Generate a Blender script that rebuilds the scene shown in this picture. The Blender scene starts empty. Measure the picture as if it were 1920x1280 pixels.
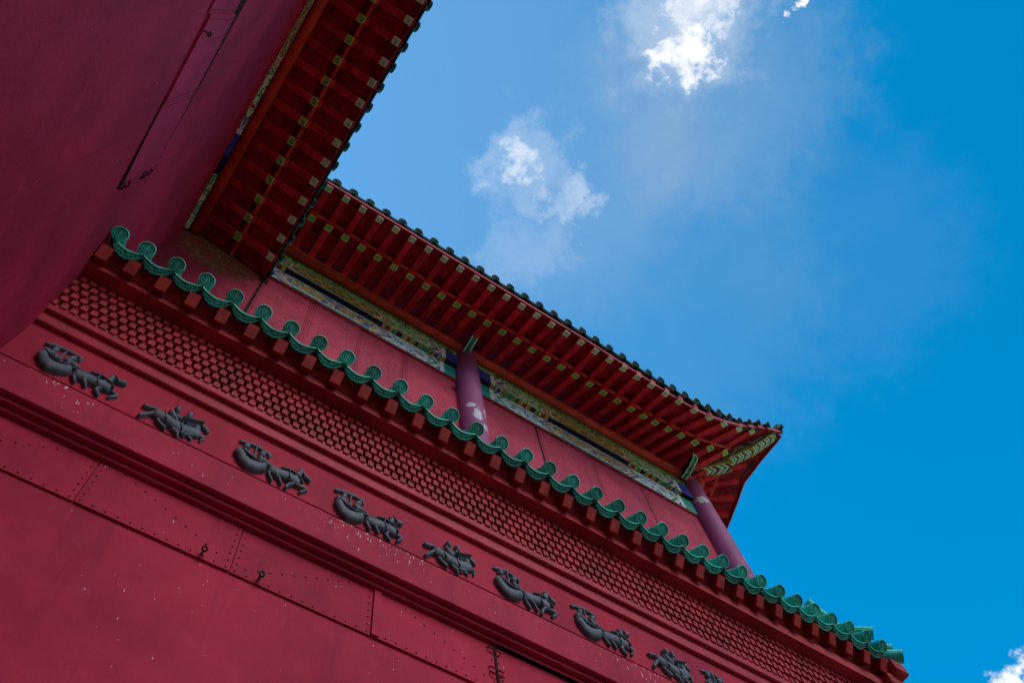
import bpy, bmesh, math, random
from math import radians, sin, cos, pi, sqrt
from mathutils import Vector, Matrix
random.seed(7)
S = bpy.context.scene
COL = S.collection
EYE = 1.6                                   # all heights below are measured from the viewer's eye, which is 1.6 m over the ground

# ------------------------------------------------------------------ camera
cd = bpy.data.cameras.new('camera'); cam = bpy.data.objects.new('camera', cd); COL.objects.link(cam)
def rx(a): return Matrix.Rotation(a, 3, 'X')
def rz(a): return Matrix.Rotation(a, 3, 'Z')
cam.matrix_world = (rz(2.29729558 + pi) @ rx(2.77126009) @ rz(-0.279193256)).to_4x4()
cam.location = (0, 0, EYE)
cd.sensor_width = 36; cd.lens = 1631.7 / 1920 * 36
cd.clip_start = 0.1; cd.clip_end = 2000
S.camera = cam

# ------------------------------------------------------------------ light
SUN_AZ, SUN_EL = math.atan2(-0.62, 0.5), radians(60)
sdir = Vector((sin(SUN_AZ) * cos(SUN_EL), cos(SUN_AZ) * cos(SUN_EL), sin(SUN_EL)))
w = bpy.data.worlds.new('World'); S.world = w; w.use_nodes = True
nt = w.node_tree; nt.nodes.clear()
def N(tree, typ, **kw):
    n = tree.nodes.new(typ)
    for k, v in kw.items(): setattr(n, k, v)
    return n
def mathn(tree, op, a, b=None, c=None, clamp=False):
    n = N(tree, 'ShaderNodeMath', operation=op); n.use_clamp = clamp
    for i, v in enumerate((a, b, c)):
        if v is None: continue
        if isinstance(v, (int, float)): n.inputs[i].default_value = v
        else: tree.links.new(v, n.inputs[i])
    return n.outputs[0]
def mixc(tree, f, a, b, mode='MIX'):
    n = N(tree, 'ShaderNodeMix', data_type='RGBA', blend_type=mode)
    for sck, v in ((0, f), (6, a), (7, b)):
        if isinstance(v, (int, float)): n.inputs[sck].default_value = v
        elif isinstance(v, tuple): n.inputs[sck].default_value = v
        else: tree.links.new(v, n.inputs[sck])
    return n.outputs[2]
def noise(tree, vec, scale, detail=5, rough=.55, dist=0.):
    n = N(tree, 'ShaderNodeTexNoise'); n.inputs['Scale'].default_value = scale
    n.inputs['Detail'].default_value = detail; n.inputs['Roughness'].default_value = rough
    n.inputs['Distortion'].default_value = dist
    if vec is not None: tree.links.new(vec, n.inputs['Vector'])
    return n.outputs[0]
def ramp(tree, f, lo, hi, smooth=True):
    n = N(tree, 'ShaderNodeMapRange'); n.interpolation_type = 'SMOOTHSTEP' if smooth else 'LINEAR'
    n.inputs[1].default_value = lo; n.inputs[2].default_value = hi
    tree.links.new(f, n.inputs[0]); return n.outputs[0]

SKY_STRENGTH = 0.10
sky = N(nt, 'ShaderNodeTexSky', sky_type='NISHITA'); sky.sun_disc = False
sky.sun_elevation = SUN_EL; sky.sun_rotation = SUN_AZ % (2 * pi)
sky.air_density = 1.0; sky.dust_density = 0.2; sky.ozone_density = 2.5
tc = N(nt, 'ShaderNodeTexCoord'); dirv = tc.outputs['Generated']
hs = N(nt, 'ShaderNodeHueSaturation'); hs.inputs['Hue'].default_value = 0.483
hs.inputs['Saturation'].default_value = 1.6; hs.inputs['Value'].default_value = .78
nt.links.new(sky.outputs[0], hs.inputs['Color'])
wn = N(nt, 'ShaderNodeTexNoise'); wn.inputs['Scale'].default_value = 26; wn.inputs['Detail'].default_value = 7; wn.inputs['Roughness'].default_value = .62
nt.links.new(dirv, wn.inputs['Vector'])
wa = N(nt, 'ShaderNodeVectorMath', operation='MULTIPLY_ADD'); nt.links.new(wn.outputs['Color'], wa.inputs[0]); wa.inputs[1].default_value = (.13, .13, .13)
wb_ = N(nt, 'ShaderNodeVectorMath', operation='SUBTRACT'); nt.links.new(dirv, wb_.inputs[0]); wb_.inputs[1].default_value = (.065, .065, .065)
nt.links.new(wb_.outputs[0], wa.inputs[2])
wv_ = N(nt, 'ShaderNodeVectorMath', operation='NORMALIZE'); nt.links.new(wa.outputs[0], wv_.inputs[0]); warped = wv_.outputs[0]
def dotdir(d):
    n = N(nt, 'ShaderNodeVectorMath', operation='DOT_PRODUCT')
    nt.links.new(warped, n.inputs[0]); n.inputs[1].default_value = Vector(d).normalized(); return n.outputs['Value']
fine = noise(nt, dirv, 42, 10, .66, .6)
mid = noise(nt, dirv, 17, 9, .6, .4)
soft = noise(nt, dirv, 4.0, 6, .55, .3)
def stretch(src, g): return mathn(nt, 'MULTIPLY_ADD', mathn(nt, 'SUBTRACT', src, .5), g, .5)
def blob(d, a0, a1, src, gain, lo, hi, amt):
    """a patch of cloud round direction d, a0 degrees wide, torn by the noise src"""
    m = ramp(nt, dotdir(d), cos(radians(a0)), cos(radians(a1)))
    k = mathn(nt, 'MULTIPLY', m, mathn(nt, 'ADD', stretch(src, gain), m))
    return mathn(nt, 'MULTIPLY', ramp(nt, k, lo, hi), amt)
blobs = [blob((.238, -.152, .959), 6.5, 1, mid, 1.9, .0, 2.3, .30),
         blob((.236, -.168, .957), 3.8, .4, fine, 2.2, .15, 2.7, .95),
         blob((.255, -.125, .959), 3.0, .2, fine, 2.2, .15, 2.0, 1.0),
         blob((.177, .073, .981), 2.5, .2, fine, 2.4, .35, 2.5, .66),
         blob((.186, .066, .980), 4.6, .5, mid, 2.2, .0, 2.1, .20),
         blob((.240, .074, .968), 2.8, .2, mid, 3.2, .25, 1.9, .28),
         blob((.229, .149, .962), 4.6, .4, mid, 2.6, .1, 2.0, .12),
         blob((.310, -.240, .920), 1.8, .2, fine, 3.2, .2, 1.2, .9),
         blob((.776, .196, .600), 2.8, .4, fine, 2.4, .2, 1.6, .95),
         ]
hazes = [blob((.30, -.12, .94), 12, 1, soft, 2.0, .0, 2.0, .22),
         blob((.08, .08, .99), 24, 2, soft, .9, .0, 1.6, .17),
         blob((.40, .12, .91), 15, 2, soft, 1.6, .0, 2.0, .10), blob((.50, -.05, .86), 11, 2, soft, 2.2, .1, 2.2, .05)]
tot = blobs[0]
for b in blobs[1:]: tot = mathn(nt, 'MAXIMUM', tot, b)
tot = mathn(nt, 'MINIMUM', tot, 1.0)
hz = hazes[0]
for b in hazes[1:]: hz = mathn(nt, 'ADD', hz, b)
veil = mixc(nt, hz, hs.outputs[0], (2.35, 2.4, 2.3, 1))
colr = mixc(nt, tot, veil, (4.2, 4.1, 4.0, 1))
fill_cloud = blob((.14, -.78, .61), 27, 8, mid, 2.0, .1, 1.2, 1.0)      # unseen bright cloud added behind the viewer to light the hall front
colr = mixc(nt, fill_cloud, colr, (20.0, 19.2, 19.2, 1))
bg = N(nt, 'ShaderNodeBackground'); bg.inputs['Strength'].default_value = SKY_STRENGTH
nt.links.new(colr, bg.inputs['Color'])
wo = N(nt, 'ShaderNodeOutputWorld'); nt.links.new(bg.outputs[0], wo.inputs['Surface'])
sl = bpy.data.lights.new('sun', 'SUN'); sl.energy = 4.0; sl.angle = radians(.5); sl.color = (1, .95, .87)
so = bpy.data.objects.new('sun', sl); COL.objects.link(so)
so.rotation_euler = sdir.to_track_quat('Z', 'Y').to_euler(); so.location = sdir * 60
S.view_settings.view_transform = 'Standard'; S.view_settings.look = 'None'
S.view_settings.exposure = 1.6; S.view_settings.gamma = 1.0

# ------------------------------------------------------------------ materials
def newmat(name):
    m = bpy.data.materials.new(name); m.use_nodes = True
    t = m.node_tree; b = t.nodes['Principled BSDF']
    return m, t, b
def coords(t):
    tcn = N(t, 'ShaderNodeTexCoord'); oi = N(t, 'ShaderNodeObjectInfo')
    mu = N(t, 'ShaderNodeVectorMath', operation='SCALE'); mu.inputs[0].default_value = (37, 23, 51)
    t.links.new(oi.outputs['Random'], mu.inputs['Scale'])
    ad = N(t, 'ShaderNodeVectorMath', operation='ADD')
    t.links.new(tcn.outputs['Object'], ad.inputs[0]); t.links.new(mu.outputs[0], ad.inputs[1])
    return ad.outputs[0], tcn.outputs['Object']
def scaled(t, v, s):
    n = N(t, 'ShaderNodeMapping'); n.inputs['Scale'].default_value = s
    t.links.new(v, n.inputs['Vector']); return n.outputs[0]
def bump(t, b, h, strength, dist=.01):
    n = N(t, 'ShaderNodeBump'); n.inputs['Strength'].default_value = strength; n.inputs['Distance'].default_value = dist
    t.links.new(h, n.inputs['Height']); t.links.new(n.outputs[0], b.inputs['Normal'])
def c4(c, k=1.): return (c[0] * k, c[1] * k, c[2] * k, 1)
def paint(name, c, rough=.55, var=.22, sc=4., bs=.25, wear=None, wearamt=(.68, .74), wsc=9., random_val=0.):
    m, t, b = newmat(name); v, _ = coords(t)
    n1 = noise(t, v, sc, 7, .6); n2 = noise(t, v, sc * 14, 4, .6)
    col = mixc(t, ramp(t, n1, .3, .7), c4(c, 1 - var), c4(c, 1 + var))
    col = mixc(t, ramp(t, n2, .55, .8), col, c4(c, 1 - 1.6 * var))
    if wear:
        wv = noise(t, v, wsc, 6, .62, .6)
        col = mixc(t, ramp(t, wv, *wearamt), col, c4(wear))
    if random_val:
        oi = N(t, 'ShaderNodeObjectInfo')
        k = mathn(t, 'MULTIPLY_ADD', oi.outputs['Random'], random_val, 1 - random_val / 2)
        h = N(t, 'ShaderNodeHueSaturation'); t.links.new(k, h.inputs['Value']); t.links.new(col, h.inputs['Color']); col = h.outputs[0]
    t.links.new(col, b.inputs['Base Color']); b.inputs['Roughness'].default_value = rough; b.inputs['Specular IOR Level'].default_value = .22
    bump(t, b, n2, bs, .004)
    return m
def wallmat(name, c, drops=0.0, rough=.7, flecks=(1, 1, .25), stain=None, ztop=None, scales=((70, .55), (34, .42))):
    m, t, b = newmat(name); v, ov = coords(t)
    n1 = noise(t, v, 1.1, 7, .62); n2 = noise(t, v, 38, 5, .65)
    n3 = noise(t, scaled(t, v, (5, 5, .35)), 1.6, 5, .6)
    col = mixc(t, ramp(t, n1, .28, .72), c4((c[0] * .74, c[1] * .78, c[2] * .80)), c4((c[0] * 1.16, c[1] * 1.25, c[2] * 1.2)))
    nb = noise(t, v, 3.7, 8, .7, .6)
    col = mixc(t, mathn(t, 'MULTIPLY', ramp(t, nb, .54, .70), .38), col, c4((c[0] * 1.1, c[1] * 1.9, c[2] * 1.7)))
    col = mixc(t, mathn(t, 'MULTIPLY', ramp(t, n3, .50, .74), .55), col, c4((c[0] * .62, c[1] * .7, c[2] * .8)))
    col = mixc(t, mathn(t, 'MULTIPLY', ramp(t, n2, .58, .8), .5), col, c4(c, .55))
    n4 = noise(t, v, 6.5, 6, .7)
    col = mixc(t, mathn(t, 'MULTIPLY', ramp(t, n4, .66, .72), .35), col, c4((c[0] * .55, c[1] * .5, c[2] * .5)))
    if stain:
        p = N(t, 'ShaderNodeVectorMath', operation='DISTANCE'); t.links.new(ov, p.inputs[0]); p.inputs[1].default_value = stain[0]
        d = mathn(t, 'ADD', p.outputs['Value'], mathn(t, 'MULTIPLY_ADD', noise(t, ov, 5, 7, .65), .9, -.45))
        k = ramp(t, d, stain[1], stain[1] * .55)
        sc_ = mixc(t, ramp(t, noise(t, ov, 11, 6, .7, 1.), .42, .58), (.16, .13, .05, 1), (.30, .05, .04, 1))
        sc_ = mixc(t, ramp(t, noise(t, ov, 7, 6, .7, 2.), .56, .62), sc_, (.34, .30, .27, 1))
        col = mixc(t, mathn(t, 'MULTIPLY', k, .85), col, sc_)
    if drops:
        for s, dens in scales:
            vo = N(t, 'ShaderNodeTexVoronoi'); vo.inputs['Scale'].default_value = s
            wob = N(t, 'ShaderNodeTexNoise'); wob.inputs['Scale'].default_value = 3
            t.links.new(v, wob.inputs['Vector'])
            va = N(t, 'ShaderNodeVectorMath', operation='MULTIPLY_ADD')
            t.links.new(wob.outputs['Color'], va.inputs[0]); va.inputs[1].default_value = (.06, .06, .02); t.links.new(v, va.inputs[2])
            t.links.new(scaled(t, va.outputs[0], flecks), vo.inputs['Vector'])
            sp = N(t, 'ShaderNodeSeparateColor'); t.links.new(vo.outputs['Color'], sp.inputs[0])
            rr = mathn(t, 'POWER', sp.outputs[0], 14.0 / max(drops, .05))
            thr = mathn(t, 'MULTIPLY', rr, .40 * dens)
            thr = mathn(t, 'MULTIPLY', thr, ramp(t, noise(t, ov, 1.9, 4, .6), .40, .60))   # in flurries, not evenly
            if ztop:                                        # droppings gather under the joint and thin out below it
                sz = N(t, 'ShaderNodeSeparateXYZ'); t.links.new(ov, sz.inputs[0])
                thr = mathn(t, 'MULTIPLY', thr, mathn(t, 'MULTIPLY_ADD', ramp(t, sz.outputs[2], ztop - .42, ztop, False), 1.0, .18))
            hit = ramp(t, mathn(t, 'SUBTRACT', thr, vo.outputs['Distance']), 0, .03)
            col = mixc(t, mathn(t, 'MULTIPLY', hit, .85), col, (.62, .56, .56, 1))
    t.links.new(col, b.inputs['Base Color']); b.inputs['Roughness'].default_value = rough; b.inputs['Specular IOR Level'].default_value = .12
    bump(t, b, mathn(t, 'ADD', n2, mathn(t, 'MULTIPLY', n1, 2.0)), .3, .006)
    return m
RED = (.395, .0175, .0488)
M = {}
M['wall'] = wallmat('red_wall_paint', RED, .95, stain=None)
M['wall_upper'] = wallmat('red_upper_wall_paint', (0.4292, 0.0385, 0.0725), .1)
M['wall_stained'] = wallmat('red_stained_wall_paint', (0.3848, 0.0311, 0.0592), .1, stain=((-4.75, -3.25, 14.15), .78))
M['wing'] = wallmat('dark_red_plaster', (.41, .0185, .056), .25)
M['wing_panel'] = wallmat('lilac_red_sheet_metal', (.44, .026, .080), .2)
M['fascia'] = wallmat('red_fascia_paint', (0.3922, 0.0222, 0.0533), 6.5, flecks=(1, 1, .15), ztop=6.18 + EYE, scales=((85, .95), (46, .85), (22, .5)))
M['frieze'] = wallmat('red_frieze_paint', (.395, .0180, .0460), .35)
M['cornice'] = paint('red_cornice_paint', (0.3774, 0.0200, 0.0400), .6, .18, 5)
M['brick'] = paint('red_brick_paint', (0.3404, 0.0200, 0.0296), .65, .28, 3.2, .5)
M['bracket'] = paint('red_bracket_paint', (0.3404, 0.0207, 0.0192), .6, .3, 10, .5, wear=(.40, .30, .24), wearamt=(.74, .78), wsc=16)
M['boards'] = paint('maroon_boards', (.36, .012, .025), .6, .45, 5, .4, wear=(.34, .09, .08), wearamt=(.58, .85), wsc=8)
M['rafter'] = paint('crimson_rafter_paint', (.60, .019, .038), .5, .3, 5, .3, wear=(.38, .46, .30), wearamt=(.745, .755), wsc=6, random_val=.25)
M['wing_rafter'] = paint('aged_crimson_rafter_paint', (.50, .022, .036), .6, .4, 7, .4, wear=(.34, .16, .13), wearamt=(.62, .80), wsc=14, random_val=.3)
M['orange'] = paint('orange_red_paint', (.56, .055, .024), .5, .22, 4)
M['column'] = paint('purple_red_column_paint', (.27, .075, .155), .42, .12, 5, .15)
M['glaze'] = None
M['slate'] = paint('slate_grey_relief_paint', (.100, .118, .146), .55, .25, 14, .4)
M['iron'] = paint('dark_iron', (.03, .02, .022), .6, .3, 20)
M['rivet'] = paint('dark_red_rivet', (.16, .012, .022), .5, .2, 20)
M['gap_shade'] = paint('dark_gap_and_shade', (.02, .006, .006), .9, .2, 8)  # near-black for joints, and for the shade painted along the wing panels
M['paving'] = paint('grey_paving', (.075, .07, .06), .8, .2, .6)
M['p_white'] = paint('painted_white', (.80, .84, .76), .5, .15, 9)
M['p_blue'] = paint('painted_blue', (.04, .06, .38), .5, .3, 9)
M['p_navy'] = paint('painted_navy', (.018, .014, .045), .5, .3, 9)
M['p_teal'] = paint('painted_teal', (.03, .32, .25), .5, .25, 9)
M['p_green'] = paint('painted_green', (.03, .34, .14), .5, .3, 9)
M['p_orange'] = paint('painted_orange', (.74, .18, .04), .5, .25, 9)
M['p_gold'] = paint('painted_gold', (.68, .44, .10), .45, .3, 12)
M['p_red'] = paint('painted_red', (.40, .04, .03), .5, .2, 9)
M['p_olive'] = paint('painted_olive', (.34, .32, .06), .5, .35, 14)
M['p_lime'] = paint('painted_lime', (.42, .82, .12), .5, .3, 20)
M['p_mint'] = paint('painted_mint', (.55, .95, .62), .5, .25, 20)
def speck(name, base, cols, scale):
    m, t, b = newmat(name); v, _ = coords(t)
    col = c4(base); cur = None
    for i, (c, lo, hi, s) in enumerate(cols):
        n = noise(t, v, scale * s, 3, .5, 1.5 + i)
        cur = mixc(t, ramp(t, n, lo, hi), cur if cur is not None else col, c4(c))
    t.links.new(cur, b.inputs['Base Color']); b.inputs['Roughness'].default_value = .5
    return m
M['p_floral'] = speck('painted_floral', (.88, .93, .88), [((.03, .06, .36), .55, .58, 1.), ((.03, .26, .17), .57, .60, 1.2), ((.78, .82, .74), .60, .63, 1.7)], 11)
M['p_scroll'] = speck('painted_green_scrolls', (.012, .022, .02), [((.42, .85, .18), .45, .48, 1.), ((.012, .02, .03), .54, .57, 1.7)], 13)
M['p_dark'] = speck('painted_dark_green', (.05, .10, .03), [((.55, .48, .07), .46, .56, 1.), ((.02, .05, .06), .56, .6, 1.6)], 24)
M['p_fill'] = speck('painted_blue_fill', (.05, .07, .36), [((.82, .55, .12), .51, .53, 1.), ((.85, .9, .82), .60, .62, 1.4)], 10)
M['p_leaf'] = speck('painted_green_floral', (.70, .92, .55), [((.03, .42, .14), .49, .51, 1.), ((.03, .06, .30), .57, .59, 1.2), ((.85, .70, .12), .60, .62, 1.5)], 11)
def column_mat():
    m, t, b = newmat('peeling_column_paint'); v, ov = coords(t)
    c = (.30, .068, .175)
    n1 = noise(t, v, 3, 6, .6); n2 = noise(t, v, 50, 4, .6)
    col = mixc(t, ramp(t, n1, .3, .7), c4(c, .85), c4(c, 1.15))
    sx = N(t, 'ShaderNodeSeparateXYZ'); t.links.new(ov, sx.inputs[0])
    wob = mathn(t, 'MULTIPLY_ADD', noise(t, ov, 8.5, 8, .68, .8), 2.0, -1.0)
    for (lo, hi) in ((.0, 1.),):
        pass
    at = N(t, 'ShaderNodeAttribute'); at.attribute_name = 'peel'
    k = mathn(t, 'ADD', at.outputs['Fac'], wob)
    pe = ramp(t, k, .50, .515); ed = ramp(t, k, .44, .50)
    col = mixc(t, ed, col, (.10, .02, .04, 1))
    col = mixc(t, pe, col, mixc(t, ramp(t, n2, .4, .7), (.60, .58, .60, 1), (.42, .40, .44, 1)))
    fl = ramp(t, noise(t, v, 24, 5, .6, .5), .755, .775)
    col = mixc(t, fl, col, (.55, .50, .55, 1))
    t.links.new(col, b.inputs['Base Color']); b.inputs['Roughness'].default_value = .6; b.inputs['Specular IOR Level'].default_value = .2
    bump(t, b, mathn(t, 'ADD', mathn(t, 'MULTIPLY', pe, -1.5), n2), .35, .008)
    return m
M['peel'] = column_mat()
def glaze_mat(name, c, dirt_and_crease, d0, d1, rough=.28):
    m, t, b = newmat(name); v, ov = coords(t)
    n1 = noise(t, v, 9, 6, .6); n2 = noise(t, v, 60, 4, .6)
    geo = N(t, 'ShaderNodeNewGeometry')
    col = mixc(t, ramp(t, n1, .3, .7), c4(c, .75), c4(c, 1.25))
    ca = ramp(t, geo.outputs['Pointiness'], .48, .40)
    col = mixc(t, mathn(t, 'MULTIPLY', ca, .8), col, c4(dirt_and_crease))  # concave creases of the relief are mixed toward the darker colour
    col = mixc(t, ramp(t, noise(t, v, 14, 7, .7, .8), d0, d1), col, c4(dirt_and_crease))
    oi = N(t, 'ShaderNodeObjectInfo')
    k = mathn(t, 'MULTIPLY_ADD', oi.outputs['Random'], .6, .70)
    h = N(t, 'ShaderNodeHueSaturation'); t.links.new(k, h.inputs['Value']); t.links.new(col, h.inputs['Color'])
    t.links.new(h.outputs[0], b.inputs['Base Color'])
    t.links.new(mathn(t, 'MULTIPLY_ADD', n1, .4, rough - .1), b.inputs['Roughness'])
    bump(t, b, n2, .15, .004)
    return m
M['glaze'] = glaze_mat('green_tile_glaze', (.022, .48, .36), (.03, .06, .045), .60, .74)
M['glaze_dirty'] = glaze_mat('weathered_tile_glaze', (.007, .030, .028), (.012, .014, .013), .42, .62, .75)
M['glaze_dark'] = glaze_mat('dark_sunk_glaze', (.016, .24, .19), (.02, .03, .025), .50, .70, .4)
M['clay'] = paint('grey_clay_tile', (.16, .11, .11), .8, .3, 12)

# ------------------------------------------------------------------ mesh helpers
class MB:
    """collects faces, then links them as one mesh object"""
    def __init__(s): s.v = []; s.f = []; s.m = []
    def face(s, pts, mi=0):
        n = len(s.v); s.v += [tuple(p) for p in pts]; s.f.append(tuple(range(n, n + len(pts)))); s.m.append(mi)
    def hexa(s, p, mi=0, mis=None):
        """8 corners: bottom ring 0-3 counter-clockwise from above, top ring 4-7"""
        n = len(s.v); s.v += [tuple(q) for q in p]
        fs = [(3, 2, 1, 0), (4, 5, 6, 7), (0, 1, 5, 4), (1, 2, 6, 5), (2, 3, 7, 6), (3, 0, 4, 7)]
        for i, f in enumerate(fs):
            s.f.append(tuple(n + k for k in f)); s.m.append(mis[i] if mis else mi)
    def box(s, x0, x1, y0, y1, z0, z1, mi=0, mis=None):
        s.hexa([(x0, y0, z0), (x1, y0, z0), (x1, y1, z0), (x0, y1, z0), (x0, y0, z1), (x1, y0, z1), (x1, y1, z1), (x0, y1, z1)], mi, mis)
    def beam(s, A, B, wd, h, mi=0, up=(0, 0, 1), mis=None):
        """bar from A to B; A, B are the middle of its underside"""
        A = Vector(A); B = Vector(B); d = (B - A).normalized(); sd = d.cross(Vector(up)).normalized(); u = sd.cross(d).normalized()
        sd = sd * (wd / 2); u = u * h
        s.hexa([A - sd, A + sd, B + sd, B - sd, A - sd + u, A + sd + u, B + sd + u, B - sd + u][:], mi, mis)
    def tube(s, pts, r, n=10, mi=0, cap=True):
        pts = [Vector(p) for p in pts]; rings = []
        for i, p in enumerate(pts):
            d = (pts[min(i + 1, len(pts) - 1)] - pts[max(i - 1, 0)]).normalized()
            a = d.cross(Vector((0, 0, 1)) if abs(d.z) < .9 else Vector((1, 0, 0))).normalized(); b = d.cross(a)
            rad = r[i] if isinstance(r, (list, tuple)) else r
            base = len(s.v); s.v += [tuple(p + (a * cos(2 * pi * k / n) + b * sin(2 * pi * k / n)) * rad) for k in range(n)]
            rings.append(base)
        for i in range(len(pts) - 1):
            for k in range(n):
                s.f.append((rings[i] + k, rings[i] + (k + 1) % n, rings[i + 1] + (k + 1) % n, rings[i + 1] + k)); s.m.append(mi)
        if cap:
            s.f.append(tuple(rings[0] + k for k in reversed(range(n)))); s.m.append(mi)
            s.f.append(tuple(rings[-1] + k for k in range(n))); s.m.append(mi)
    def build(s, name, mats, parent=None, origin=(0, 0, 0), bevel=0., smooth=False, recalc=True):
        o3 = Vector(origin)
        me = bpy.data.meshes.new(name)
        me.from_pydata([tuple(Vector(p) - o3) for p in s.v], [], s.f)
        if not isinstance(mats, (list, tuple)): mats = [mats]
        for m in mats: me.materials.append(m)
        for p, mi in zip(me.polygons, s.m): p.material_index = mi
        if bevel or recalc:
            bm = bmesh.new(); bm.from_mesh(me)
            if recalc: bmesh.ops.recalc_face_normals(bm, faces=bm.faces)
            if bevel: bmesh.ops.bevel(bm, geom=list(bm.edges), offset=bevel, segments=1, affect='EDGES', clamp_overlap=True)
            bm.to_mesh(me); bm.free()
        if smooth:
            for p in me.polygons: p.use_smooth = True
        return link(name, me, parent)
def link(name, me, parent=None, loc=None):
    o = bpy.data.objects.new(name, me); COL.objects.link(o)
    if parent is not None: o.parent = parent
    if loc is not None: o.location = loc
    return o
def empty(name, loc, label, cat, group=None):
    o = bpy.data.objects.new(name, None); COL.objects.link(o); o.location = loc; o.empty_display_size = .3
    o['label'] = label; o['category'] = cat
    if group: o['group'] = group
    return o
def up(p): return (p[0], p[1], p[2] + EYE)
def lerp(a, b, t): return a + (b - a) * t
def interp(x, tab):
    if x <= tab[0][0]: return tab[0][1]
    for (a, va), (b, vb) in zip(tab, tab[1:]):
        if x <= b: return lerp(va, vb, (x - a) / (b - a))
    (a, va), (b, vb) = tab[-2:]
    return vb + (vb - va) / (b - a) * (x - b)

# ------------------------------------------------------------------ the two buildings' origins
YF, YL, YU, XL = 3.60, 3.75, 4.356, -1.35     # frieze, lower wall, upper wall, wing wall
HALL = Vector((4.0, 7.6, 0)); WING = Vector((-6, -2, 0))
hall = empty('front_hall', HALL, 'red painted hall with two tiled eaves, its frieze and painted beam facing the viewer', 'building')
wing = empty('side_wing', WING, 'tall dark red wing wall with one rafter eave, at right angles to the frieze', 'building')
def hb(mb, name, mats, parent=None, **k):
    mb.v = [up(p) for p in mb.v]; return mb.build(name, mats, parent or hall, HALL, **k)
def wb(mb, name, mats, parent=None, **k):
    mb.v = [up(p) for p in mb.v]; return mb.build(name, mats, parent or wing, WING, **k)

# ------------------------------------------------------------------ ground
g = MB(); g.face([(-400, -400, 0), (400, -400, 0), (400, 400, 0), (-400, 400, 0)])
hl = MB(); rh = random.Random(2); na = 72
for i in range(na):
    for j in range(3): pass
ring = []
hh_ = [46 + 14 * rh.random() + 10 * sin(i * .5) for i in range(na)]
for i in range(na):
    a0, a1 = 2 * pi * i / na, 2 * pi * (i + 1) / na; h0, h1 = hh_[i], hh_[(i + 1) % na]
    for (r0, f0), (r1, f1) in (((120, 0), (150, .62)), ((150, .62), (185, .9)), ((185, .9), (230, 1)), ((230, 1), (300, 0))):
        hl.face([(cos(a0) * r0, sin(a0) * r0, h0 * f0 - .5), (cos(a1) * r0, sin(a1) * r0, h1 * f0 - .5), (cos(a1) * r1, sin(a1) * r1, h1 * f1 - .5), (cos(a0) * r1, sin(a0) * r1, h0 * f1 - .5)])
ho = hl.build('horizon_blocker', paint('horizon_blocker_green', (.045, .06, .03), .9, .4, .05)); ho['kind'] = 'structure'  # unseen ring added to block low skylight from the horizon
go = g.build('ground', M['paving']); go['kind'] = 'structure'

# ------------------------------------------------------------------ front hall: lower storey
XR = 8.42
mb = MB(); mb.box(XL - .2, XR, YL, 12, -EYE, 5.90)
wall = hb(mb, 'lower_wall', M['wall'])
def rivets(mb, pts, axis='y', r=.007, mi=1):
    for p in pts:
        n = 7; ring = []
        for lev, rr in ((0, r), (1, r * .6)):
            h = .004 + .005 * lev
            for k in range(n):
                a, b_ = cos(2 * pi * k / n) * rr, sin(2 * pi * k / n) * rr
                ring.append((p[0] + a, p[1] - h, p[2] + b_) if axis == 'y' else (p[0] + h, p[1] + a, p[2] + b_))
        base = len(mb.v); mb.v += ring
        for k in range(n): mb.f.append((base + k, base + (k + 1) % n, base + n + (k + 1) % n, base + n + k)); mb.m.append(mi)
        mb.f.append(tuple(base + n + k for k in range(n))); mb.m.append(mi)
def edge_rivets(x0, x1, z0, z1, y, stepx=.085, stepz=.075, ins=.03):
    P = []
    n = int((x1 - x0 - 2 * ins) / stepx)
    for i in range(n + 1):
        P.append((lerp(x0 + ins, x1 - ins, i / max(n, 1)), y, z0 + ins))
    m_ = int((z1 - z0 - 2 * ins) / stepz)
    for j in range(1, m_):
        z = lerp(z0 + ins, z1 - ins, j / m_); P += [(x0 + ins, y, z), (x1 - ins, y, z)]
    return P
seams = [-1.34, -.335, .765, 1.865, 2.965, 4.05, 5.15, 6.25, 7.35, XR - .02]
for i in range(len(seams) - 1):
    x0, x1 = seams[i] + .004, seams[i + 1] - .004
    mb = MB(); yp = YL - .016 - .004 * (i % 2)
    mb.box(x0, x1, yp, YL + .01, 5.172, 5.875)
    P = edge_rivets(x0, x1, 5.172, 5.86, yp)
    for k in range(11):                                    # the slanting row of fixings
        P.append((lerp(x0 + .1, x1 - .12, k / 10), yp, lerp(5.26, 5.70, k / 10)) if i % 2 == 0 else (lerp(x0 + .1, x1 - .12, k / 10), yp, lerp(5.72, 5.30, k / 10)))
    rivets(mb, P)
    if i == 3: mb.box(x0 - .004, x0 + .055, yp - .012, yp, 5.18, 5.86)
    hb(mb, 'metal_panel', [M['wall'], M['rivet']], wall)
# rusty seam with hooks
mb = MB(); mb.box(2.958, 2.978, YL - .03, YL, 4.2, 5.87)
for z in (5.78, 5.62, 5.40, 5.34, 5.16, 5.02, 4.86):
    mb.tube([(2.90, YL - .022, z + .03), (2.90, YL - .045, z), (3.0, YL - .05, z - .015), (3.03, YL - .03, z + .02)], .007, 6, 1)
hb(mb, 'hooked_seam', [M['gap_shade'], M['rivet']], wall)
mb = MB(); mb.box(2.99, XR, YL - .05, YL, 5.70, 5.80)
hb(mb, 'ledge_batten', M['cornice'], wall)
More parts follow.
